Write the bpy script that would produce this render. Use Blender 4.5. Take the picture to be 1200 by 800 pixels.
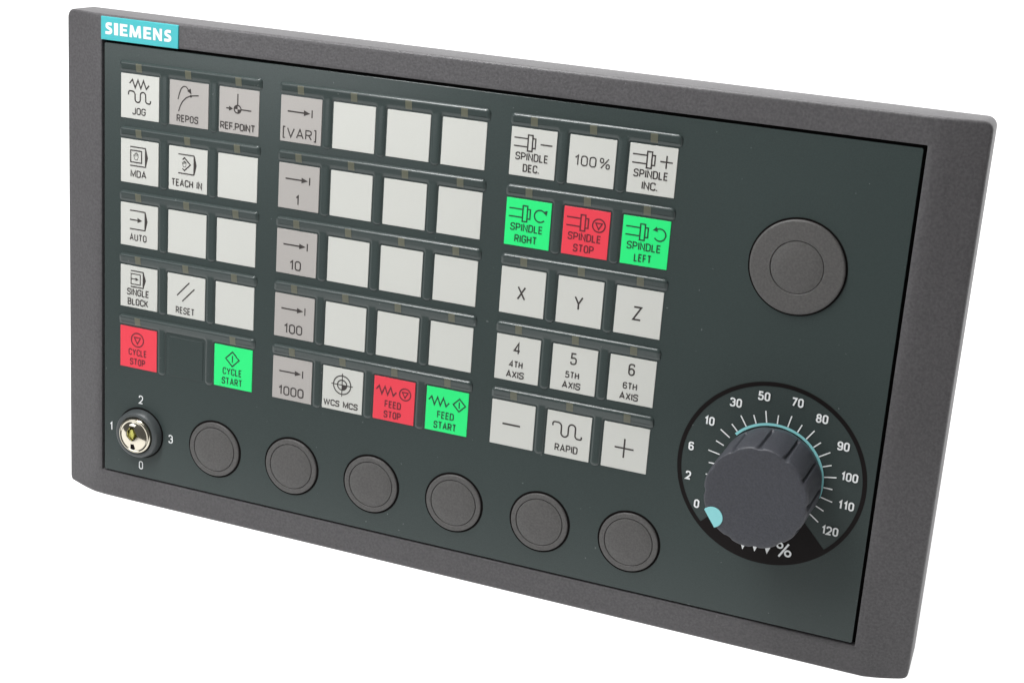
import bpy, math
from mathutils import Matrix, Vector

# ---------------------------------------------------------------- units
# Panel coordinates: x right, y up, z out of the foil, measured in key widths.
S = 0.015                     # one key width = 15 mm
YB = 10.275                   # panel bottom stands on the backdrop at world Z = 0
XC = 8.625
def W(x, y, z=0.0):
    return ((x - XC) * S, -z * S, (y + YB) * S)

# the panel leans back on its rear housing: everything placed in panel coordinates is turned with it
LEAN = math.radians(25)
T = Matrix.Rotation(-LEAN, 4, 'X')

sc = bpy.context.scene
for o in list(bpy.data.objects):
    bpy.data.objects.remove(o)
col = sc.collection

# ---------------------------------------------------------------- camera
cam_d = bpy.data.cameras.new('camera')
cam_d.sensor_width = 36.0
cam_d.lens = 57.415
cam_d.clip_start = 0.01
cam_d.clip_end = 50
cam = bpy.data.objects.new('camera', cam_d)
col.objects.link(cam)
R = [(0.92590704, 0.07151582, -0.37092), (0.17107927, -0.95483158, 0.24295788), (-0.3367908, -0.28841313, -0.89632015)]
def dirw(v, s=1):
    return Vector((v[0], -v[2], v[1])) * s
ax, ay, az = dirw(R[0]), dirw(R[1], -1), dirw(R[2], -1)
m = Matrix(((ax.x, ay.x, az.x), (ax.y, ay.y, az.y), (ax.z, ay.z, az.z))).to_4x4()
m.translation = Vector(W(21.45408, 5.43047, 31.01254))
cam.matrix_world = T @ m
sc.camera = cam

# ---------------------------------------------------------------- light
world = bpy.data.worlds.new('World')
sc.world = world
world.use_nodes = True
wn = world.node_tree.nodes
wn['Background'].inputs[0].default_value = (1.0, 0.99, 0.98, 1)
wn['Background'].inputs[1].default_value = 0.12

def area(name, loc, target, sx, sy, power, color=(1, 1, 1)):
    d = bpy.data.lights.new(name, 'AREA')
    d.shape = 'RECTANGLE'; d.size = sx; d.size_y = sy; d.energy = power; d.color = color
    o = bpy.data.objects.new(name, d); col.objects.link(o)
    a, b = T @ Vector(loc), T @ Vector(target)
    o.location = a
    o.rotation_euler = (b - a).to_track_quat('-Z', 'Y').to_euler()
    return o
area('softbox', (0.02, -0.46, 0.72), (0.0, 0, 0.10), 0.42, 0.26, 0.8, (1.0, 0.99, 0.97))
area('strip_light', (-0.12, -0.17, 0.60), (0.0, 0, 0.10), 0.80, 0.07, 6.1, (1.0, 1.0, 1.0))
area('fill_softbox', (-0.50, -0.66, 0.22), (0, 0, 0.14), 0.40, 0.30, 1.15, (0.96, 0.98, 1.0))

sc.view_settings.view_transform = 'Standard'
sc.view_settings.look = 'None'
sc.view_settings.exposure = 0.0
sc.view_settings.gamma = 1.0

# ---------------------------------------------------------------- materials
def srgb(r, g, b):
    f = lambda c: (c / 12.92 if c <= 0.04045 else ((c + 0.055) / 1.055) ** 2.4)
    return (f(r / 255), f(g / 255), f(b / 255), 1)

def mat(name, c, rough=0.5, metal=0.0, grain=0.0, gscale=2500, bump=0.0, bscale=2500, spec=0.5, mott=0.0, emis=None, rvar=0.0, specks=0.0):
    M = bpy.data.materials.new(name); M.use_nodes = True
    nt = M.node_tree; b = nt.nodes['Principled BSDF']
    b.inputs['Base Color'].default_value = c
    b.inputs['Roughness'].default_value = rough
    b.inputs['Metallic'].default_value = metal
    b.inputs['Specular IOR Level'].default_value = spec
    if emis:
        b.inputs['Emission Color'].default_value = emis[0]
        b.inputs['Emission Strength'].default_value = emis[1]
    tc = None
    def noise(scale, detail=2):
        nonlocal tc
        if tc is None:
            tc = nt.nodes.new('ShaderNodeNewGeometry')
        n = nt.nodes.new('ShaderNodeTexNoise')
        n.inputs['Scale'].default_value = scale
        n.inputs['Detail'].default_value = detail
        nt.links.new(tc.outputs['Position'], n.inputs['Vector'])
        return n
    colour = None
    if grain or mott:
        n = noise(gscale); n2 = noise(22, 4)
        mr = nt.nodes.new('ShaderNodeMapRange')
        mr.inputs['From Min'].default_value = 0.3; mr.inputs['From Max'].default_value = 0.7
        mr.inputs['To Min'].default_value = 1 - grain; mr.inputs['To Max'].default_value = 1 + grain
        nt.links.new(n.outputs['Fac'], mr.inputs['Value'])
        m2 = nt.nodes.new('ShaderNodeMapRange')
        m2.inputs['From Min'].default_value = 0.3; m2.inputs['From Max'].default_value = 0.7
        m2.inputs['To Min'].default_value = 1 - mott; m2.inputs['To Max'].default_value = 1 + mott
        nt.links.new(n2.outputs['Fac'], m2.inputs['Value'])
        mu = nt.nodes.new('ShaderNodeMath'); mu.operation = 'MULTIPLY'
        nt.links.new(mr.outputs[0], mu.inputs[0]); nt.links.new(m2.outputs[0], mu.inputs[1])
        vm = nt.nodes.new('ShaderNodeVectorMath'); vm.operation = 'SCALE'
        vm.inputs[0].default_value = c[:3]
        nt.links.new(mu.outputs[0], vm.inputs['Scale'])
        nt.links.new(vm.outputs[0], b.inputs['Base Color'])
    if specks:
        n = noise(1000, 0)
        mr = nt.nodes.new('ShaderNodeMapRange')
        mr.inputs['From Min'].default_value = 0.865; mr.inputs['From Max'].default_value = 0.90
        mr.inputs['To Min'].default_value = 0.0; mr.inputs['To Max'].default_value = specks
        nt.links.new(n.outputs['Fac'], mr.inputs['Value'])
        ad = nt.nodes.new('ShaderNodeVectorMath'); ad.operation = 'ADD'
        nt.links.new(vm.outputs[0], ad.inputs[0]); nt.links.new(mr.outputs[0], ad.inputs[1])
        nt.links.new(ad.outputs[0], b.inputs['Base Color'])
    if rvar:
        n = noise(60, 5)
        mr = nt.nodes.new('ShaderNodeMapRange')
        mr.inputs['To Min'].default_value = rough - rvar; mr.inputs['To Max'].default_value = rough + rvar
        nt.links.new(n.outputs['Fac'], mr.inputs['Value'])
        nt.links.new(mr.outputs[0], b.inputs['Roughness'])
    if bump:
        n = noise(bscale, 3)
        bp = nt.nodes.new('ShaderNodeBump')
        bp.inputs['Strength'].default_value = bump
        bp.inputs['Distance'].default_value = 0.0002
        nt.links.new(n.outputs['Fac'], bp.inputs['Height'])
        nt.links.new(bp.outputs[0], b.inputs['Normal'])
    return M

M_frame = mat('moulded_grey_plastic', (0.080, 0.0765, 0.080, 1), 0.46, grain=0.20, gscale=1300, bump=0.55, bscale=1300, mott=0.05, rvar=0.06, specks=0.05)
M_foil = mat('slate_foil', (0.041, 0.055, 0.053, 1), 0.24, grain=0.06, gscale=2600, bump=0.07, bscale=2200, mott=0.03, specks=0.07)
M_cap = mat('plug_plastic', (0.082, 0.079, 0.077, 1), 0.50, grain=0.16, gscale=1600, bump=0.30, bscale=1900, mott=0.03)
M_knob = mat('knob_plastic', (0.050, 0.052, 0.062, 1), 0.48, grain=0.16, gscale=1600, bump=0.45, bscale=1500, mott=0.03)
M_collar = mat('lock_collar_plastic', (0.060, 0.068, 0.070, 1), 0.38, grain=0.05, bump=0.12)
M_black = mat('black_gap', (0.004, 0.003, 0.003, 1), 0.7, spec=0.1)
M_scale = mat('black_print', (0.008, 0.006, 0.006, 1), 0.42, spec=0.15)
M_white = mat('white_key_foil', (0.57, 0.575, 0.54, 1), 0.42, grain=0.01, mott=0.015, bump=0.05)
M_grey = mat('grey_key_foil', (0.40, 0.38, 0.362, 1), 0.42, grain=0.015, mott=0.02, bump=0.05)
M_red = mat('red_key_foil', (0.78, 0.045, 0.072, 1), 0.45, mott=0.02, bump=0.05)
M_green = mat('green_key_foil', (0.014, 0.80, 0.20, 1), 0.45, mott=0.02, bump=0.05)
M_ink = mat('dark_print', (0.036, 0.029, 0.027, 1), 0.5)
M_inkr = mat('dark_print_on_red', (0.13, 0.012, 0.022, 1), 0.5)
M_inkg = mat('dark_print_on_green', (0.008, 0.06, 0.028, 1), 0.5)
M_num = mat('white_print', (0.80, 0.82, 0.82, 1), 0.5)
M_aqua = mat('aqua_print', (0.27, 0.66, 0.68, 1), 0.5)
M_logo = mat('turquoise_plate', (0.050, 0.44, 0.475, 1), 0.4, mott=0.02)
M_led = mat('lamp_window', (0.105, 0.108, 0.074, 1), 0.4, mott=0.10)
M_chrome = mat('polished_chrome', (0.62, 0.58, 0.48, 1), 0.13, metal=1.0)
M_brass = mat('brass', (0.66, 0.64, 0.16, 1), 0.32, metal=0.3, grain=0.3, gscale=1500)
M_back = mat('glowing_white_backdrop', (0.35, 0.35, 0.35, 1), 0.9, spec=0.0, emis=((1, 1, 1, 1), 1.0))  # glow added so the backdrop stays pure white, with no contact shadow

# ---------------------------------------------------------------- mesh helpers
def obj(name, data, material, parent=None, label=None, off=None):
    o = bpy.data.objects.new(name, data)
    if material and len(data.materials) == 0:
        data.materials.append(material)
    elif material and data.materials[0] is not material:
        o.material_slots[0].link = 'OBJECT'; o.material_slots[0].material = material
    col.objects.link(o)
    if parent: o.parent = parent
    if label: o['label'] = label
    if off: o.location = (off[0] * S, -(off[2] if len(off) > 2 else 0) * S, off[1] * S)
    return o

def local(v):                     # panel units -> metres, relative to the panel root
    return (v[0] * S, -v[2] * S, v[1] * S)

def mesh(name, verts, faces, smooth=False):
    me = bpy.data.meshes.new(name)
    me.from_pydata([local(v) for v in verts], [], faces)
    me.validate()
    if smooth:
        me.polygons.foreach_set('use_smooth', [True] * len(me.polygons))
        try: me.set_sharp_from_angle(angle=math.radians(38))
        except Exception: pass
    me.update()
    return me

def loops_mesh(name, loops, cap_first=False, cap_last=True, smooth=True):
    """loops: equal-length closed vertex rings (counter-clockwise seen from +z), bottom/outside first."""
    n = len(loops[0]); V = []; F = []
    for l in loops: V += l
    for k in range(len(loops) - 1):
        a, b = k * n, (k + 1) * n
        for i in range(n):
            j = (i + 1) % n
            F.append((a + i, a + j, b + j, b + i))
    if cap_first: F.append(tuple(reversed(range(n))))
    if cap_last: F.append(tuple(range((len(loops) - 1) * n, len(loops) * n)))
    me = mesh(name, V, F, smooth)
    if smooth and cap_last: me.polygons[len(me.polygons) - 1].use_smooth = False
    return me

def circle(cx, cy, r, z, n=96, fn=None):
    out = []
    for i in range(n):
        a = 2 * math.pi * i / n
        rr = fn(a, r) if fn else r
        out.append((cx + rr * math.cos(a), cy + rr * math.sin(a), z))
    return out

def lathe(name, prof, n=96, cx=0, cy=0, smooth=True, cap_last=True):
    return loops_mesh(name, [circle(cx, cy, r, z, n) for r, z in prof], False, cap_last, smooth)

def rrect(x0, y0, x1, y1, r, z, seg=6, hx=1, hy=1):
    """rounded rectangle ring, hx / hy segments along its sides"""
    pts = []
    cs = [((x1 - r, y0 + r), -90), ((x1 - r, y1 - r), 0), ((x0 + r, y1 - r), 90), ((x0 + r, y0 + r), 180)]
    for k, ((cx, cy), a0) in enumerate(cs):
        arc = [(cx + r * math.cos(math.radians(a0 + 90 * i / seg)), cy + r * math.sin(math.radians(a0 + 90 * i / seg))) for i in range(seg + 1)]
        pts += arc
        nx = cs[(k + 1) % 4]; a1 = math.radians(nx[1])
        e = (nx[0][0] + r * math.cos(a1), nx[0][1] + r * math.sin(a1))
        h = hy if k in (0, 2) else hx
        s = arc[-1]
        for i in range(1, h):
            t = i / h
            pts.append((s[0] + (e[0] - s[0]) * t, s[1] + (e[1] - s[1]) * t))
    return [(p[0], p[1], z) for p in pts]

def slab(name, x0, y0, x1, y1, z0, z1, r=0.03, bev=0.01, seg=3):
    L = [rrect(x0, y0, x1, y1, r, z0, seg), rrect(x0, y0, x1, y1, r, z1 - bev, seg),
         rrect(x0 + bev * .3, y0 + bev * .3, x1 - bev * .3, y1 - bev * .3, r, z1 - bev * .3, seg),
         rrect(x0 + bev, y0 + bev, x1 - bev, y1 - bev, max(r - bev * .5, .001), z1, seg)]
    return loops_mesh(name, L)

# ---------------------------------------------------------------- strokes and lettering
def fillet(pts, rad, closed=False, seg=6):
    n = len(pts)
    if not isinstance(rad, (list, tuple)): rad = [rad] * n
    out = []
    for i, p in enumerate(pts):
        if (not closed and i in (0, n - 1)) or rad[i] <= 0:
            out.append(p); continue
        a, b = Vector(pts[i - 1]), Vector(pts[(i + 1) % n]); q = Vector(p)
        u, v = (a - q), (b - q); lu, lv = u.length, v.length
        u.normalize(); v.normalize()
        th = u.angle(v)
        if th > 3.1: out.append(p); continue
        d = rad[i] / math.tan(th / 2); d = min(d, lu * .5, lv * .5); r = d * math.tan(th / 2)
        c = q + (u + v).normalized() * (r / math.sin(th / 2))
        s, e = q + u * d - c, q + v * d - c
        tot = s.angle(e); cr = s.x * e.y - s.y * e.x
        for k in range(seg + 1):
            t = tot * k / seg * (1 if cr > 0 else -1)
            out.append((c.x + s.x * math.cos(t) - s.y * math.sin(t), c.y + s.x * math.sin(t) + s.y * math.cos(t)))
    return out

class Ink:
    """collects flat printed strokes and filled shapes, all lying on the surface"""
    def __init__(self, z=0.0): self.V = []; self.F = []; self.z = z; self.k = 0
    def nz(self):
        self.k += 1
        return self.z + self.k * 0.00025
    def stroke(self, pts, w, closed=False):
        P = [Vector(p) for p in pts]
        Q = [P[0]]
        for p in P[1:]:
            if (p - Q[-1]).length > 1e-5: Q.append(p)
        if closed and (Q[0] - Q[-1]).length < 1e-5: Q.pop()
        P = Q; n = len(P); z = self.nz(); b = len(self.V)
        for i in range(n):
            d0 = (P[i] - P[i - 1]).normalized() if (i > 0 or closed) else None
            d1 = (P[(i + 1) % n] - P[i]).normalized() if (i < n - 1 or closed) else None
            d0 = d0 or d1; d1 = d1 or d0
            nn = Vector((-(d0 + d1).y, (d0 + d1).x))
            if nn.length < 1e-6: nn = Vector((-d0.y, d0.x))
            nn.normalize()
            k = min(1 / max(nn.dot(Vector((-d0.y, d0.x))), .2), 2.6) * w / 2
            self.V.append((P[i].x + nn.x * k, P[i].y + nn.y * k, z))
            self.V.append((P[i].x - nn.x * k, P[i].y - nn.y * k, z))
        for i in range(n if closed else n - 1):
            j = (i + 1) % n
            self.F.append((b + 2 * i, b + 2 * i + 1, b + 2 * j + 1, b + 2 * j))
    def fill(self, pts):
        z = self.nz(); b = len(self.V)
        ar = sum(pts[i - 1][0] * pts[i][1] - pts[i][0] * pts[i - 1][1] for i in range(len(pts)))
        if ar < 0: pts = list(reversed(pts))
        self.V += [(p[0], p[1], z) for p in pts]
        self.F.append(tuple(range(b, b + len(pts))))
    def ring(self, cx, cy, r, w, n=40):
        self.stroke([(cx + r * math.cos(2 * math.pi * i / n), cy + r * math.sin(2 * math.pi * i / n)) for i in range(n)], w, True)
    def arc(self, cx, cy, r, a0, a1, w, n=40):
        self.stroke([(cx + r * math.cos(math.radians(a0 + (a1 - a0) * i / n)), cy + r * math.sin(math.radians(a0 + (a1 - a0) * i / n))) for i in range(n + 1)], w)
    def sector(self, cx, cy, r0, r1, a0, a1, n=60):
        z = self.nz(); b = len(self.V)
        for i in range(n + 1):
            a = math.radians(a0 + (a1 - a0) * i / n)
            self.V.append((cx + r0 * math.cos(a), cy + r0 * math.sin(a), z))
            self.V.append((cx + r1 * math.cos(a), cy + r1 * math.sin(a), z))
        for i in range(n): self.F.append((b + 2 * i, b + 2 * i + 1, b + 2 * i + 3, b + 2 * i + 2))
    def build(self, name):
        me = mesh(name, self.V, self.F)
        return me

def glyph(ch):
    """centre-line strokes in a box 0..w x 0..1, returns ([(points, closed)], w)"""
    w = .46; f = fillet
    r = w * .5
    def o(w=w, y0=0, y1=1, rr=None):
        rr = rr if rr is not None else w * .5
        return (f([(0, y0), (w, y0), (w, y1), (0, y1)], rr, True), True)
    def p(*pts): return (list(pts), False)
    if ch == 'A': w = .54; return [p((0, 0), (w / 2, 1), (w, 0)), p((.10, .30), (w - .10, .30))], w
    if ch == 'B': return [(f([(0, .52), (0, 1), (w * .92, 1), (w * .92, .52)], [0, 0, .22, .22], True), True), (f([(0, 0), (0, .52), (w, .52), (w, 0)], [0, 0, .24, .24], True), True)], w
    if ch == 'C': return [(f([(w, .74), (w, 1), (0, 1), (0, 0), (w, 0), (w, .26)], r), False)], w
    if ch == 'D': return [(f([(0, 0), (0, 1), (w, 1), (w, 0)], [0, 0, r, r], True), True)], w
    if ch == 'E': w = .38; return [p((w, 1), (0, 1), (0, 0), (w, 0)), p((0, .52), (w * .92, .52))], w
    if ch == 'F': w = .38; return [p((w, 1), (0, 1), (0, 0)), p((0, .50), (w * .92, .50))], w
    if ch == 'G': return [(f([(w, .76), (w, 1), (0, 1), (0, 0), (w, 0), (w, .48), (w * .55, .48)], [0, r, r, r, r, 0, 0]), False)], w
    if ch == 'H': return [p((0, 0), (0, 1)), p((w, 0), (w, 1)), p((0, .52), (w, .52))], w
    if ch == 'I': return [p((0, 0), (0, 1))], 0.0
    if ch == 'J': w = .36; return [(f([(w, 1), (w, 0), (0, 0), (0, .24)], [0, .18, .18, 0]), False)], w
    if ch == 'K': return [p((0, 0), (0, 1)), p((w, 1), (0, .38)), p((.15, .56), (w, 0))], w
    if ch == 'L': w = .36; return [p((0, 1), (0, 0), (w, 0))], w
    if ch == 'M': w = .60; return [p((0, 0), (0, 1), (w / 2, .12), (w, 1), (w, 0))], w
    if ch == 'N': return [p((0, 0), (0, 1), (w, 0), (w, 1))], w
    if ch == 'O': return [o()], w
    if ch == 'P': return [(f([(0, 0), (0, 1), (w, 1), (w, .45), (0, .45)], [0, 0, .26, .26, 0]), False)], w
    if ch == 'R': return [(f([(0, 0), (0, 1), (w, 1), (w, .47), (0, .47)], [0, 0, .25, .25, 0]), False), p((w * .5, .47), (w, 0))], w
    if ch == 'S': return [(f([(w, .76), (w, 1), (0, 1), (0, .52), (w, .52), (w, 0), (0, 0), (0, .24)], [0, .23, .23, .22, .22, .24, .24, 0]), False)], w
    if ch == 'T': w = .46; return [p((0, 1), (w, 1)), p((w / 2, 1), (w / 2, 0))], w
    if ch == 'U': return [(f([(0, 1), (0, 0), (w, 0), (w, 1)], r), False)], w
    if ch == 'V': w = .54; return [p((0, 1), (w / 2, 0), (w, 1))], w
    if ch == 'W': w = .80; return [p((0, 1), (w * .25, 0), (w * .5, .92), (w * .75, 0), (w, 1))], w
    if ch == 'X': return [p((0, 0), (w, 1)), p((0, 1), (w, 0))], w
    if ch == 'Y': w = .52; return [p((0, 1), (w / 2, .45), (w, 1)), p((w / 2, .45), (w / 2, 0))], w
    if ch == 'Z': return [p((0, 1), (w, 1), (0, 0), (w, 0))], w
    if ch == '0': return [o()], w
    if ch == '1': return [p((.06, .76), (.26, 1), (.26, 0))], .32
    if ch == '2': return [(f([(0, .74), (0, 1), (w, 1), (w, .55), (0, 0), (w, 0)], [0, .23, .23, .3, 0, 0]), False)], w
    if ch == '3': return [(f([(0, .78), (0, 1), (w * .94, 1), (w * .94, .53), (w * .4, .53)], [0, .22, .22, .2, 0]), False), (f([(w * .4, .53), (w, .53), (w, 0), (0, 0), (0, .22)], [0, .24, .24, .23, 0]), False)], w
    if ch == '4': w = .52; return [p((.38, 0), (.38, 1), (0, .27), (w, .27))], w
    if ch == '5': return [(f([(w * .95, 1), (.05, 1), (.03, .56), (w, .62), (w, 0), (0, 0), (0, .22)], [0, 0, 0, .24, .24, .23, 0]), False)], w
    if ch == '6': return [(f([(w * .95, .80), (w * .95, 1), (0, 1), (0, .3)], [0, .22, .24, 0]), False), o(w, 0, .58, .23)], w
    if ch == '7': return [p((0, 1), (w, 1), (w * .3, 0))], w
    if ch == '8': return [(f([(.03, .53), (w - .03, .53), (w - .03, 1), (.03, 1)], .2, True), True), o(w, 0, .53, .23)], w
    if ch == '9': return [(f([(w * .05, .20), (w * .05, 0), (w, 0), (w, .7)], [0, .22, .24, 0]), False), o(w, .42, 1, .23)], w
    if ch == '%': return [o(.26, .56, 1, .13), p((.08, 0), (.70, 1)), ([(x + .52, y) for x, y in o(.26, 0, .44, .13)[0]], True)], .78
    if ch == '.': return [p((0, -.05), (0, .09))], 0.0
    if ch == '[': return [p((.14, 1.12), (0, 1.12), (0, -.16), (.14, -.16))], .14
    if ch == ']': return [p((0, 1.12), (.14, 1.12), (.14, -.16), (0, -.16))], .14
    return [], .22

def text(ink, s, cx, base, cap, sw, width=None, track=.245, wide=1.0):
    """lettering centred on cx with its baseline at base; width = overall width"""
    h = cap - sw
    gs = [glyph(c) for c in s]
    nat = sum(g[1] for g in gs) * h * wide; gaps = (len(s) - 1)
    if width:
        tr = track * cap
        k = (width - sw - gaps * tr) / max(nat, 1e-6) * wide
        if len(s) == 1: k = wide
    else:
        tr = track * cap; k = wide
    tot = sum(g[1] for g in gs) * h * k + gaps * tr
    x = cx - tot / 2
    for (st, w) in gs:
        for pts, cl in st:
            ink.stroke([(x + px * h * k, base + sw / 2 + py * h) for px, py in pts], sw, cl)
        x += w * h * k + tr

# ---------------------------------------------------------------- the setting
def sweep():
    V = []; F = []
    prof = [(-0.55, 0.0), (0.45, 0.0)]
    for i in range(1, 13):
        a = math.pi / 2 * i / 12
        prof.append((0.45 + 0.45 * math.sin(a), 0.45 - 0.45 * math.cos(a)))
    prof.append((0.90, 1.6))
    for y, z in prof:
        V += [(-1.3, y, z), (1.3, y, z)]
    for i in range(len(prof) - 1): F.append((2 * i, 2 * i + 1, 2 * i + 3, 2 * i + 2))
    me = bpy.data.meshes.new('backdrop'); me.from_pydata(V, [], F); me.update()
    me.polygons.foreach_set('use_smooth', [True] * len(me.polygons))
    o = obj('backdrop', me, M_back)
    o['kind'] = 'structure'; o['label'] = 'seamless pure white background sweep with an added glow under and behind the panel'
sweep()

# ---------------------------------------------------------------- the panel root
root = bpy.data.objects.new('control_panel', None)
col.objects.link(root)
root.matrix_world = T @ Matrix.Translation(Vector(W(0, 0, 0)))
root.empty_display_size = 0.02
root['label'] = 'grey machine control panel with white, red and green keys, key switch and dial'
root['category'] = 'control panel'

GX0, GX1, GY0, GY1 = -0.515, 17.760, -9.630, 0.695      # hole in the frame
FX0, FX1, FY0, FY1 = -0.450, 17.690, -9.585, 0.625      # foil plate
OX0, OX1, OY0, OY1 = -1.620, 18.870, -10.275, 1.250     # outside of the frame

def bow(x):
    d = max(GX0 - 0.10 - x, x - (GX1 + 0.22), 0.0)
    return -0.24 * (d / 0.95) ** 1.08
def frame_mesh():
    hx, hy, sg = 60, 30, 8
    def ring(x0, y0, x1, y1, r, z, b=True):
        L = rrect(x0, y0, x1, y1, r, z, sg, hx, hy)
        return [(x, y, zz + (bow(x) if b else 0)) for x, y, zz in L]
    Ls = []
    Ls.append(ring(OX0 + .06, OY0 + .06, OX1 - .06, OY1 - .02, .13, -1.10, False))
    Ls.append(ring(OX0 + .01, OY0 + .01, OX1 - .01, OY1, .19, -0.98, False))
    # rounded front edge
    for k in range(0, 6):
        a = math.radians(90 * k / 5); e = 0.062
        i = e * (1 - math.cos(a))
        Ls.append(ring(OX0 + i, OY0 + i, OX1 - i, OY1 - i, .20 - i * .6, .02 - e + e * math.sin(a)))
    e = 0.062
    for t in (.12, .25, .38, .5, .62, .75, .88):
        g = lambda a, b: a + (b - a) * t
        Ls.append(ring(g(OX0 + e, GX0 - .02), g(OY0 + e, GY0 - .02), g(OX1 - e, GX1 + .02), g(OY1 - e, GY1 + .02), .12 * (1 - t) + .03, .02))
    for i, z in ((.02, .02), (.006, .014), (.0, 0.0), (0, -.30)):
        Ls.append(ring(GX0 - i, GY0 - i, GX1 + i, GY1 + i, .03, z))
    return loops_mesh('frame', Ls, cap_first=True, cap_last=False)
obj('frame', frame_mesh(), M_frame, root)
obj('gap_backing', slab('gap_backing', GX0 + .002, GY0 + .002, GX1 - .002, GY1 - .002, -.9, -.16, .03, .01), M_black, root)
foil = obj('front_foil', slab('front_foil', FX0, FY0, FX1, FY1, -.15, 0.0, .03, .008), M_foil, root)

# rear housing: the box that holds the electronics and props the panel up
def housing():
    L = []
    for z, y0, i in ((-1.09, -9.2, 0), (-2.2, -9.2, 0), (-5.6, -7.72, .25)):
        L.append(rrect(-.9 + i, y0, 18.15 - i, .6 - i, .3, z, 4))
    L.reverse()
    return loops_mesh('rear_housing', L, cap_first=True, cap_last=False)
obj('rear_housing', housing(), M_frame, root)

# logo plate
lp = obj('logo_plate', slab('logo_plate', -.512, .690, 1.497, 1.203, .005, .050, .012, .010), M_logo, root, 'small turquoise name plate at the top left corner')
ink = Ink(.0525)
def siemens(ink, x0, x1, y0, y1):
    H = y1 - y0; sw = .29; 
    def P(pts): return pts
    s_ = fillet([(.50, .865), (.15, .875), (.14, .60), (.45, .42), (.44, .125), (.04, .135)], [0, .15, .15, .15, .16, 0])
    L = {
        'S': ([(s_, .25)], .58),
        'I': ([([(.15, 0), (.15, 1)], .29)], .30),
        'E': ([([(.145, 0), (.145, 1)], .29), ([(.14, .89), (.58, .89)], .22), ([(.14, .505), (.54, .505)], .19), ([(.14, .11), (.60, .11)], .22)], .61),
        'M': ([([(.12, 0), (.17, 1)], .25), ([(.20, .92), (.45, .06)], .25), ([(.70, .92), (.45, .06)], .25), ([(.79, 0), (.73, 1)], .25)], .91),
        'N': ([([(.12, 0), (.12, 1)], .23), ([(.12, .94), (.58, .06)], .26), ([(.58, 0), (.58, 1)], .23)], .70),
    }
    word = 'SIEMENS'; gap = .085
    tot = sum(L[c][1] for c in word) + gap * 6
    k = (x1 - x0) / (tot * H); x = x0
    for c in word:
        for pts, w in L[c][0]:
            ink.stroke([(x + px * H * k, y0 + py * H) for px, py in pts], w * H * (k if c in 'I' else min(k, 1.0)))
        x += (L[c][1] + gap) * H * k
siemens(ink, -.405, 1.345, .815, 1.083)
obj('lettering', ink.build('lettering'), M_num, lp)

# ---------------------------------------------------------------- keys
PX, PY, KW, KH = 1.27483, 1.47177, 1.0, 0.9987
BX = (0.0, 4.0852, 9.4574)
key_me = {k: slab('key_' + k, 0, -KH, KW, 0, -.02, .014, .012, .008) for k in ('white', 'grey', 'red', 'green')}
for k, mm in (('white', M_white), ('grey', M_grey), ('red', M_red), ('green', M_green)): key_me[k].materials.append(mm)
def tilt(y, z):
    return z * .37 * (1 + 1.1 * min(max((y - .07) / .18, 0), 1)) if z > 0 else z * .37
def led_mesh():
    V = []; F = []; n = 12
    for i in range(n + 1):
        y = .058 + (.245 - .058) * i / n
        q = min(min(y - .035, .285 - y) / .08, 1.0)
        z = tilt(y, .08 * math.sqrt(1 - (1 - q) ** 2))
        V += [(.415, y, z - .01), (.415, y, z + .0035), (.565, y, z + .0035), (.565, y, z - .01)]
    for i in range(n):
        a = 4 * i; b = a + 4
        for k in range(3): F.append((a + k, a + k + 1, b + k + 1, b + k))
    F += [(0, 3, 2, 1), (4 * n, 4 * n + 1, 4 * n + 2, 4 * n + 3)]
    me = mesh('indicator_lamp', V, F)
    import bmesh
    bm = bmesh.new(); bm.from_mesh(me); bmesh.ops.recalc_face_normals(bm, faces=bm.faces); bm.to_mesh(me); bm.free()
    return me
led_me = led_mesh()
led_me.materials.append(M_led)

class KeyInk(Ink):
    """u, v: key coordinates from the top left corner, 0..1"""
    def uv(self, p): return (p[0], -p[1] * KH)
    def s(self, pts, w=.028, closed=False, fil=0): 
        q = [self.uv(p) for p in pts]
        if fil: q = fillet(q, fil, closed)
        self.stroke(q, w, closed)
    def f(self, pts): self.fill([self.uv(p) for p in pts])
    def t(self, s, cu, bv, cap=.165, sw=.0252, width=None, **k): text(self, s, cu, -bv * KH, cap, sw, width, **k)
    def c(self, u, v, r, w=.022): self.ring(u, -v * KH, r, w)

def zigzag(k, u0, u1, vt, vb, n=3, w=.032, slope=0.0):
    pts = []; m = 2 * n + 1
    for i in range(m + 1):
        t = i / m
        v = (vt if i % 2 == 1 else vb) + slope * t
        if i == 0: v = (vt + vb) / 2
        if i == m: v = (vt + vb) / 2 + slope
        pts.append((u0 + (u1 - u0) * t, v))
    k.s(pts, w)
def wave(k, u0, u1, vt, vb, w=.032):
    a = (u1 - u0)
    pts = [(u0, vt + .09), (u0, vt), (u0 + .30 * a, vt), (u0 + .30 * a, vb), (u0 + .54 * a, vb), (u0 + .54 * a, vt), (u0 + .78 * a, vt), (u0 + .78 * a, vb), (u1, vb), (u1, vb - .07)]
    k.s(pts, w, fil=a * .13)
def house(k, u0=.25, u1=.655, v0=.165, v1=.595, nose=.07):
    k.s([(u0, v0), (u1, v0)], .028); k.s([(u0, v1), (u1, v1)], .028)
    k.f([(u1 - .005, v0 - .01), (u1 + .015, v0 - .01), (u1 + nose, (v0 + v1) / 2), (u1 + .015, v1 + .01), (u1 - .005, v1 + .01)])
    k.s([(u1, v0), (u1, v1)], .02)
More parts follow.
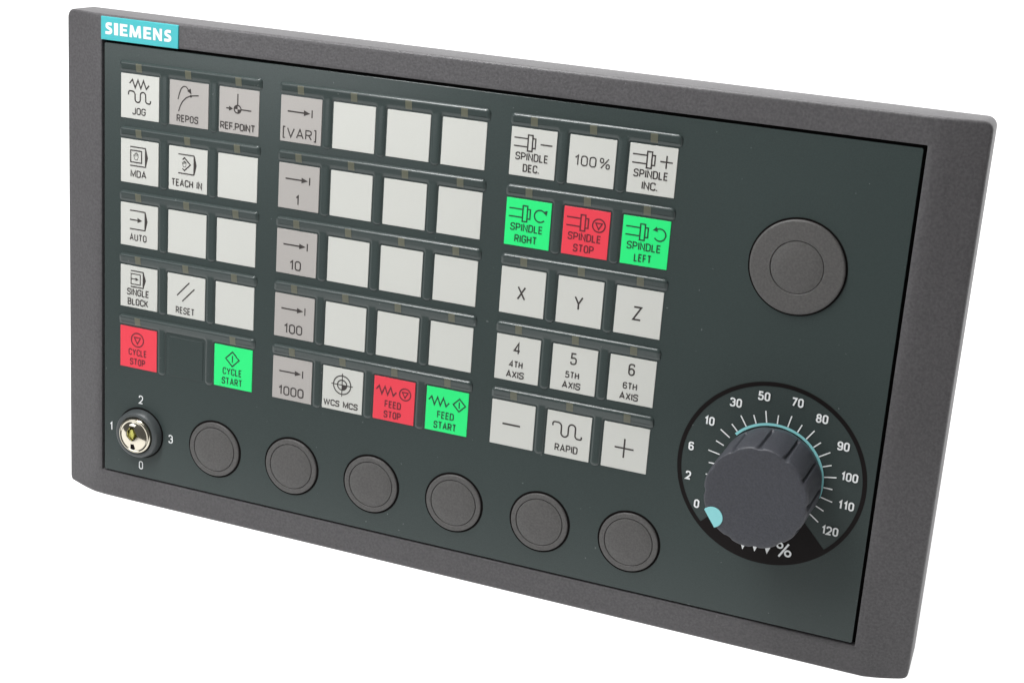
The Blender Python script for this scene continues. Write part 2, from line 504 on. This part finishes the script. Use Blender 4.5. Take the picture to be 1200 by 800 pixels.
def hand(k, u, v, s=1.0):
    k.s([(u - .035 * s, v + .075 * s), (u - .055 * s, v + .01 * s), (u - .07 * s, v - .03 * s), (u - .045 * s, v - .03 * s), (u - .03 * s, v), (u - .035 * s, v - .07 * s), (u - .012 * s, v - .075 * s), (u - .004 * s, v - .02 * s), (u, v - .085 * s), (u + .022 * s, v - .085 * s), (u + .022 * s, v - .02 * s), (u + .036 * s, v - .065 * s), (u + .055 * s, v - .055 * s), (u + .05 * s, v + .03 * s), (u + .03 * s, v + .075 * s)], .011, closed=True)
def tip(k, u, v, du, dv, L=.10, w=.095):
    n = math.hypot(du, dv); du /= n; dv /= n
    k.f([(u, v), (u - du * L - dv * w / 2, v - dv * L + du * w / 2), (u - du * L + dv * w / 2, v - dv * L - du * w / 2)])
def stop_mark(k, u, v, r):
    k.c(u, v, r, .029)
    k.s([(u - r * .52, v - r * .36), (u + r * .52, v - r * .36), (u, v + r * .58)], .025, closed=True)
def start_mark(k, u, v, r):
    k.s([(u, v - r), (u + r, v), (u, v + r), (u - r, v)], .030, closed=True)
    k.s([(u, v - r * .48), (u, v + r * .48)], .028)
def spindle(k, u0=.07, v0=.30, s=1.0):
    k.s([(u0, v0 - .085), (u0 + .30, v0 - .085)], .028); k.s([(u0, v0 + .085), (u0 + .30, v0 + .085)], .028)
    k.s([(u0 + .305, v0 - .165), (u0 + .405, v0 - .165), (u0 + .405, v0 + .165), (u0 + .305, v0 + .165)], .030, closed=True)
    k.s([(u0 + .42, v0 - .10), (u0 + .47, v0 - .10), (u0 + .47, v0 + .10), (u0 + .42, v0 + .10)], .028)
def arrow_in(k, num):
    k.s([(.17, .335), (.60, .335)], .032); tip(k, .725, .335, 1, 0, .16, .125); k.s([(.765, .25), (.765, .42)], .028)
def two(k, a, b, wa, wb, va=.69, vb=.925, cu=.48):
    k.t(a, cu, va, width=wa); k.t(b, cu, vb, width=wb)

def d_jog(k): zigzag(k, .23, .74, .12, .30, 3); wave(k, .20, .78, .38, .62); k.t('JOG', .48, .905, width=.35)
def d_repos(k):
    k.s([(.22, .42), (.25, .30), (.30, .17), (.36, .115), (.43, .12), (.49, .19)], .026, fil=.05)
    tip(k, .565, .275, .55, .8, .12, .11)
    k.s([(.24, .68), (.28, .56), (.34, .45), (.43, .36), (.53, .315), (.60, .30), (.75, .28)], .026, fil=.06)
    k.f([(.55 + .03 * math.cos(a * .7), .315 + .03 * math.sin(a * .7)) for a in range(9)])
    k.t('REPOS', .47, .915, width=.56)
def d_ref(k):
    cu, cv, r = .465, .455, .085
    k.s([(cu, .12), (cu, cv - r)], .028); k.s([(cu + r, cv), (.81, cv)], .028); k.c(cu, cv, r, .028)
    for a0 in (180, 0):
        k.f([(cu, cv)] + [(cu + r * math.cos(math.radians(a0 + t)), cv + r * math.sin(math.radians(a0 + t))) for t in range(0, 91, 15)])
    k.s([(.18, cv), (.28, cv)], .028); tip(k, .35, cv, 1, 0, .10, .11)
    k.t('REF.POINT', .475, .925, width=.88, track=.22)
def d_mda(k):
    house(k); k.s([(.265, .245), (.555, .245), (.555, .515), (.265, .515)], .028, closed=True); hand(k, .41, .38, 1.0); k.t('MDA', .475, .86, width=.42)
def d_teach(k):
    house(k); k.s([(.36, .28), (.41, .235), (.565, .38), (.41, .525), (.36, .48)], .028); hand(k, .41, .38, .8); k.t('TEACH IN', .475, .90, width=.80)
def d_auto(k):
    house(k); k.s([(.25, .38), (.46, .38)], .028); tip(k, .585, .38, 1, 0, .13, .12); k.t('AUTO', .475, .87, width=.46)
def d_single(k):
    house(k, .28, .615, .115, .495, .075); k.s([(.29, .185), (.54, .185), (.54, .43), (.29, .43)], .022, closed=True)
    k.s([(.29, .305), (.42, .305)], .02); tip(k, .50, .305, 1, 0, .09, .08); two(k, 'SINGLE', 'BLOCK', .60, .56, .705, .935)
def d_reset(k):
    k.s([(.26, .50), (.585, .155)], .030); k.s([(.40, .62), (.72, .29)], .030); k.t('RESET', .48, .925, width=.50)
def d_cstop(k): stop_mark(k, .47, .30, .165); two(k, 'CYCLE', 'STOP', .50, .42, .69, .925)
def d_cstart(k): start_mark(k, .48, .30, .175); two(k, 'CYCLE', 'START', .50, .54, .69, .925)
def d_var(k): arrow_in(k, ''); k.t('[VAR]', .475, .905, cap=.215, sw=.027, width=.82, track=.30)
def mk(num, wid):
    def d(k): arrow_in(k, num); k.t(num, .475, .90, cap=.225, sw=.030, width=wid, wide=1.1)
    return d
def d_wcs(k):
    cu, cv = .49, .385
    k.c(cu, cv, .215, .028); k.c(cu, cv, .115, .028)
    k.s([(cu - .27, cv), (cu + .27, cv)], .022); k.s([(cu, cv - .27), (cu, cv + .27)], .022)
    k.f([(cu, cv)] + [(cu + .115 * math.cos(math.radians(t)), cv + .115 * math.sin(math.radians(t))) for t in range(0, 91, 15)])
    k.t('WCS MCS', .47, .915, width=.86, cap=.15)
def d_fstop(k): zigzag(k, .06, .55, .215, .395, 3, slope=.0); stop_mark(k, .765, .315, .135); two(k, 'FEED', 'STOP', .40, .42, .69, .93)
def d_fstart(k): zigzag(k, .06, .55, .215, .395, 3, slope=.0); start_mark(k, .79, .31, .145); two(k, 'FEED', 'START', .40, .54, .69, .93)
def d_dec(k): spindle(k); k.s([(.65, .30), (.91, .30)], .029); two(k, 'SPINDLE', 'DEC.', .72, .36, .67, .905)
def d_inc(k): spindle(k); k.s([(.65, .30), (.91, .30)], .029); k.s([(.78, .17), (.78, .43)], .029); two(k, 'SPINDLE', 'INC.', .72, .33, .67, .905)
def d_hund(k): k.t('100', .36, .615, cap=.22, sw=.027, width=.48, track=.27); k.t('%', .78, .615, cap=.225, sw=.025, wide=1.25)
def d_right(k):
    spindle(k); k.arc(.76, -.305, .125, 35, 320, .029); tip(k, .90, .28, .35, 1, .10, .11); two(k, 'SPINDLE', 'RIGHT', .72, .50, .68, .92)
def d_sstop(k): spindle(k); stop_mark(k, .77, .31, .135); two(k, 'SPINDLE', 'STOP', .72, .45, .68, .92)
def d_left(k):
    spindle(k); k.arc(.79, -.305, .125, 140, -145, .029); tip(k, .635, .225, -.8, .25, .10, .11); two(k, 'SPINDLE', 'LEFT', .72, .37, .68, .92)
def letter(ch):
    def d(k): k.t(ch, .48, .675, cap=.30, sw=.036, wide=1.30 if ch != 'Y' else 1.2)
    return d
def axis(n):
    def d(k): k.t(str(n), .48, .395, cap=.265, sw=.034, wide=1.05); k.t('%dTH' % n, .475, .695, width=.31, cap=.15); k.t('AXIS', .47, .925, width=.41, cap=.155)
    return d
def d_minus(k): k.s([(.27, .51), (.68, .51)], .040)
def d_plus(k): k.s([(.27, .52), (.69, .52)], .036); k.s([(.48, .31), (.48, .73)], .036)
def d_rapid(k): wave(k, .14, .80, .235, .535, .034); k.t('RAPID', .48, .875, width=.52)

# (block, column, row): colour, drawing, label
KEYS = {
 (0,0,0): ('white', d_jog, 'white key reading JOG under a zigzag and a wave'),
 (0,1,0): ('grey', d_repos, 'grey key reading REPOS under a curved arrow'),
 (0,2,0): ('grey', d_ref, 'grey key reading REF.POINT'),
 (0,0,1): ('white', d_mda, 'white key reading MDA'),
 (0,1,1): ('white', d_teach, 'white key reading TEACH IN'),
 (0,0,2): ('white', d_auto, 'white key reading AUTO'),
 (0,0,3): ('white', d_single, 'white key reading SINGLE BLOCK'),
 (0,1,3): ('white', d_reset, 'white key reading RESET under two slashes'),
 (0,0,4): ('red', d_cstop, 'red key reading CYCLE STOP'),
 (0,2,4): ('green', d_cstart, 'green key reading CYCLE START'),
 (1,0,0): ('grey', d_var, 'grey key reading [VAR] under an arrow'),
 (1,0,1): ('grey', mk('1', None), 'grey key reading 1 under an arrow'),
 (1,0,2): ('grey', mk('10', .30), 'grey key reading 10 under an arrow'),
 (1,0,3): ('grey', mk('100', .48), 'grey key reading 100 under an arrow'),
 (1,0,4): ('grey', mk('1000', .66), 'grey key reading 1000 under an arrow'),
 (1,1,4): ('white', d_wcs, 'white key reading WCS MCS under crosshairs'),
 (1,2,4): ('red', d_fstop, 'red key reading FEED STOP'),
 (1,3,4): ('green', d_fstart, 'green key reading FEED START'),
 (2,0,0): ('white', d_dec, 'white key reading SPINDLE DEC.'),
 (2,1,0): ('white', d_hund, 'white key reading 100%'),
 (2,2,0): ('white', d_inc, 'white key reading SPINDLE INC.'),
 (2,0,1): ('green', d_right, 'green key reading SPINDLE RIGHT'),
 (2,1,1): ('red', d_sstop, 'red key reading SPINDLE STOP'),
 (2,2,1): ('green', d_left, 'green key reading SPINDLE LEFT'),
 (2,0,2): ('white', letter('X'), 'white key with the letter X'),
 (2,1,2): ('white', letter('Y'), 'white key with the letter Y'),
 (2,2,2): ('white', letter('Z'), 'white key with the letter Z'),
 (2,0,3): ('white', axis(4), 'white key reading 4 4TH AXIS'),
 (2,1,3): ('white', axis(5), 'white key reading 5 5TH AXIS'),
 (2,2,3): ('white', axis(6), 'white key reading 6 6TH AXIS'),
 (2,0,4): ('white', d_minus, 'white key with a minus sign'),
 (2,1,4): ('white', d_rapid, 'white key reading RAPID under a wave'),
 (2,2,4): ('white', d_plus, 'white key with a plus sign'),
}

# raised comb around each row of keys: a bar over the keys and a rounded tooth between every two
def comb_mesh(n):
    BV = 0.080
    g = PX - KW; th = .105
    xe = (n - 1) * PX + KW
    pts = [(-.035, .285), (-.035, .035)]; rad = [.09, .06]
    for k in range(n - 1):
        c = k * PX + KW + g / 2
        pts += [(c - th, .035), (c - th, -1.045), (c + th, -1.045), (c + th, .035)]
        rad += [.05, .095, .095, .05]
    pts += [(xe + .065, .035), (xe + .065, .285)]; rad += [.06, .09]
    ins = [(p[0], p[1]) for p in fillet(pts, rad, True, 6)]
    cu = bpy.data.curves.new('comb', 'CURVE'); cu.dimensions = '2D'; cu.fill_mode = 'FRONT'
    sp = cu.splines.new('POLY'); sp.points.add(len(ins) - 1)
    for i, (x, y) in enumerate(ins): sp.points[i].co = (x, y, 0, 1)
    sp.use_cyclic_u = True
    cu.bevel_depth = BV; cu.bevel_resolution = 6; cu.offset = -BV; cu.extrude = 0.0
    tmp = bpy.data.objects.new('tmp', cu); col.objects.link(tmp)
    dg = bpy.context.evaluated_depsgraph_get()
    me = bpy.data.meshes.new_from_object(tmp.evaluated_get(dg))
    bpy.data.objects.remove(tmp)
    me.materials.clear()
    vs = [(v.co.x, v.co.y, tilt(v.co.y, v.co.z)) for v in me.vertices]
    fs = [tuple(p.vertices) for p in me.polygons]
    me2 = mesh('embossed_rib', vs, fs, True)
    me2.materials.append(M_foil)
    return me2
combs = {3: comb_mesh(3), 4: comb_mesh(4)}

for b, nc in ((0, 3), (1, 4), (2, 3)):
    for r in range(5):
        y = -r * PY
        obj('embossed_rib', combs[nc], None, root, off=(BX[b], y, 0))
        for c in range(nc):
            x = BX[b] + c * PX
            if (b, c, r) == (0, 1, 4):
                # no key here: a blank embossed field
                obj('blank_field', slab('blank_field', .03, -KH, KW - .03, -.04, -.02, .012, .05, .010), M_foil, root, 'blank embossed key field between CYCLE STOP and CYCLE START', off=(x, y, 0))
                continue
            obj('indicator_lamp', led_me, None, root, off=(x, y, 0))
            colour, draw, lab = KEYS.get((b, c, r), ('white', None, None))
            k = obj('key', key_me[colour], None, root, lab or 'blank white key', off=(x, y, 0))
            if draw:
                ki = KeyInk(.0165); draw(ki)
                obj('printing', ki.build('printing'), {'white': M_ink, 'grey': M_ink, 'red': M_inkr, 'green': M_inkg}[colour], k)

# ---------------------------------------------------------------- blanking plugs
hole_me = lathe('hole_ring', [(.700, -.01), (.700, .003), (.690, .004)]); hole_me.materials.append(M_black)
bez_me = lathe('plug_bezel', [(.654, .002), (.654, .026), (.650, .038), (.640, .045), (.62, .047), (.548, .046), (.541, .040), (.538, .020), (.535, .010)]); bez_me.materials.append(M_cap)
disc_me = lathe('plug_disc', [(.5265, .012), (.5265, .032), (.5225, .040), (.515, .043), (.25, .044), (.0005, .044)]); disc_me.materials.append(M_cap)
for i in range(6):
    p = bpy.data.objects.new('blanking_plug', None); col.objects.link(p); p.parent = root
    p.location = local((2.607 + 2.0355 * i, -8.465, 0)); p.empty_display_size = .005
    obj('hole_ring', hole_me, None, p); obj('plug_bezel', bez_me, None, p); obj('plug_disc', disc_me, None, p)
p = bpy.data.objects.new('blanking_plug', None); col.objects.link(p); p.parent = root
p['label'] = 'largest round grey plug, on its own at the upper right'
p.location = local((15.625, -1.985, 0)); p.empty_display_size = .005
obj('hole_ring', lathe('large_hole_ring', [(.985, -.01), (.985, .003), (.975, .004)]), M_black, p)
obj('plug_bezel', lathe('large_plug_bezel', [(.945, .002), (.945, .045), (.935, .062), (.918, .069), (.89, .070), (.542, .070), (.535, .064), (.532, .03), (.529, .010)]), M_cap, p)
obj('plug_disc', lathe('large_plug_disc', [(.523, .012), (.523, .050), (.519, .058), (.511, .061), (.25, .062), (.0005, .062)]), M_cap, p)

# ---------------------------------------------------------------- key switch
lock = bpy.data.objects.new('key_switch', None); col.objects.link(lock); lock.parent = root
lock['label'] = 'round key switch with chrome face and a keyhole'
lock.location = local((.570, -8.470, 0)); lock.empty_display_size = .005
obj('hole_ring', lathe('lock_hole_ring', [(.625, -.01), (.625, .003), (.61, .004)]), M_black, lock)
obj('collar', lathe('collar', [(.585, .004), (.580, .10), (.565, .175), (.548, .205), (.525, .220), (.490, .225), (.455, .218), (.442, .200), (.438, .12)], 96), M_collar, lock)
def chrome_mesh():
    N = 120
    poly = [(-.10, .22), (.02, .215), (.035, .16), (.115, .02), (.085, -.01), (.0, -.10), (-.06, -.115), (-.165, -.02), (-.175, .09), (-.12, .15)]
    cx, cy = -.03, .04
    def hit(a):
        best = .05
        dx, dy = math.cos(a), math.sin(a)
        for i in range(len(poly)):
            x1, y1 = poly[i - 1][0] - cx, poly[i - 1][1] - cy; x2, y2 = poly[i][0] - cx, poly[i][1] - cy
            ex, ey = x2 - x1, y2 - y1; det = dx * (-ey) + ex * dy
            if abs(det) < 1e-9: continue
            t = (x1 * (-ey) + ex * y1) / det; s = (dx * y1 - dy * x1) / det
            if t > 0 and -1e-6 <= s <= 1 + 1e-6: best = t
        return best
    hole = [(cx + hit(2 * math.pi * i / N) * math.cos(2 * math.pi * i / N), cy + hit(2 * math.pi * i / N) * math.sin(2 * math.pi * i / N)) for i in range(N)]
    Ls = [circle(0, 0, r, z, N) for r, z in ((.430, .12), (.430, .235), (.424, .262), (.410, .280), (.392, .288), (.374, .286), (.362, .278), (.352, .276))]
    outer = Ls[-1]
    for t, z in ((.08, .280), (.2, .290), (.35, .301), (.5, .310), (.65, .317), (.8, .321), (.92, .323), (.98, .323)):
        Ls.append([(o[0] + (h[0] - o[0]) * t, o[1] + (h[1] - o[1]) * t, z) for o, h in zip(outer, hole)])
    Ls.append([(h[0], h[1], .318) for h in hole]); Ls.append([(h[0], h[1], .14) for h in hole])
    return loops_mesh('lock_face', Ls, cap_last=False)
face = obj('lock_face', chrome_mesh(), M_chrome, lock)
obj('keyway', lathe('keyway', [(.30, .10), (.30, .15)], 32), M_black, lock)
obj('key_pin', loops_mesh('key_pin', [[(x, y, z) for x, y in ((-.155, -.02), (-.05, -.10), (-.02, .03), (-.055, .15), (-.13, .12))] for z in (.15, .262)] , smooth=False), M_brass, lock)
obj('locating_slot', slab('locating_slot', -.075, -.335, .02, -.165, .20, .316, .006, .004), M_black, lock)
ink = Ink(.004)
for s, x, y in (('2', .571, -7.642), ('1', -.263, -8.460), ('3', 1.404, -8.465), ('0', .583, -9.293)):
    text(ink, s, x, y - .105, .21, .027, wide=1.05)
obj('numerals', ink.build('numerals'), M_num, root, 'white numerals 0 to 3 printed round the key switch')

# ---------------------------------------------------------------- rotary dial
DX, DY = 15.600, -6.335
ink = Ink(.004)
ink.sector(DX, DY, 1.865, 1.955, 0, 360, 160)
ink.sector(DX, DY, 0.30, 1.870, -135.0, -47.0, 60)
obj('dial_ring', ink.build('dial_ring'), M_scale, root, 'black printed ring and wedge round the rotary dial')
ink = Ink(.012)
for k in range(23):
    a = math.radians(-36.2 + 11.38 * k)
    r0, r1 = (1.10, 1.350) if k % 2 == 0 else (1.10, 1.285)
    ink.stroke([(DX + r0 * math.cos(a), DY + r0 * math.sin(a)), (DX + r1 * math.cos(a), DY + r1 * math.sin(a))], .026)
for s, x, y in (('0', 14.158, -7.283), ('2', 13.917, -6.698), ('6', 13.911, -6.056), ('10', 14.23, -5.444), ('30', 14.735, -4.953), ('50', 15.291, -4.709),
                ('70', 15.971, -4.713), ('80', 16.496, -4.953), ('90', 16.986, -5.436), ('100', 17.184, -6.053), ('110', 17.194, -6.659), ('120', 16.943, -7.262)):
    text(ink, s, x, y - .095, .19, .034, track=.26, wide=1.12)
# feed symbol and percent sign in the black wedge, partly hidden by the knob
for x, y in ((15.225, -8.055), (15.478, -8.045), (15.737, -8.040)):
    ink.fill([(x, y - .01), (x + .055, y + .13), (x + .11, y + .36), (x + .06, y + .36), (x - .01, y + .18), (x - .07, y + .36), (x - .12, y + .36), (x - .055, y + .13)])
ink.stroke([(15.985, -8.045), (16.165, -7.735)], .042)
ink.ring(16.165, -7.945, .058, .040); ink.ring(15.985, -7.80, .055, .038)
obj('dial_scale', ink.build('dial_scale'), M_num, root, 'white numbers 0 to 120, tick marks and percent sign')
ink = Ink(.020)
ink.sector(DX, DY, 1.04, 1.096, -15, 138, 90)
obj('dial_arc', ink.build('dial_arc'), M_aqua, root, 'thin aqua arc printed round the knob')

knob = bpy.data.objects.new('knob', None); col.objects.link(knob); knob.parent = root
knob['label'] = 'large round grey grip knob with an aqua pointer dot'
knob.location = local((DX + .02, DY - .035, 0)); knob.empty_display_size = .005
GA = [92 + 30.5 * i for i in range(-4, 8)]
def groove(depth, wd):
    def fn(a, r):
        d = math.degrees(a); g = 0
        for c in GA:
            x = (d - c + 180) % 360 - 180
            g = max(g, math.exp(-(x / wd) ** 4))
        return r - depth * g * .8 + .006 * math.cos(math.radians((d - GA[0]) * 360 / 30.5 + 180))
    return fn
def knob_mesh():
    N = 720; Ls = []
    prof = [(1.010, .03, 0, 3), (1.015, .05, 0, 3), (1.026, .16, 0, 3), (1.026, .19, .045, 1.9), (1.018, .24, .075, 1.7), (1.017, .70, .075, 1.7), (1.018, 1.08, .070, 1.9), (1.014, 1.13, .062, 3.0), (1.012, 1.17, .045, 3.4),
            (1.009, 1.205, .034, 3.8), (1.001, 1.224, .026, 4.2), (.988, 1.236, .020, 4.4), (.968, 1.240, .010, 4.6), (.90, 1.240, 0, 4), (.5, 1.238, 0, 4), (.001, 1.238, 0, 4)]
    for r, z, d, wd in prof:
        Ls.append(circle(0, 0, r * 1.035, z * 1.10, N, groove(d, wd)))
    return loops_mesh('knob_grip', Ls, cap_last=True)
obj('knob_grip', knob_mesh(), M_knob, knob)
obj('knob_skirt', lathe('knob_skirt', [(1.03, .004), (1.03, .028), (1.02, .032)]), M_black, knob)
# pointer: a disc cut off by the rim
def pointer_mesh():
    a0 = math.radians(-144.5); pc = (.985 * math.cos(a0), .985 * math.sin(a0)); rr = .215; RR = 1.052
    pts = []
    for i in range(72):
        a = 2 * math.pi * i / 72
        x, y = pc[0] + rr * math.cos(a), pc[1] + rr * math.sin(a)
        # straight cut across the outside of the disc
        d = x * math.cos(a0) + y * math.sin(a0)
        if d > RR: x -= (d - RR) * math.cos(a0); y -= (d - RR) * math.sin(a0)
        pts.append((x, y))
    cxx = sum(p[0] for p in pts) / 72; cyy = sum(p[1] for p in pts) / 72
    L = []
    for s, z in ((1, 1.22), (1, 1.370), (.985, 1.378), (.5, 1.379)):
        L.append([(cxx + (x - cxx) * s, cyy + (y - cyy) * s, z) for x, y in pts])
    return loops_mesh('pointer', L)
obj('pointer', pointer_mesh(), M_aqua, knob)
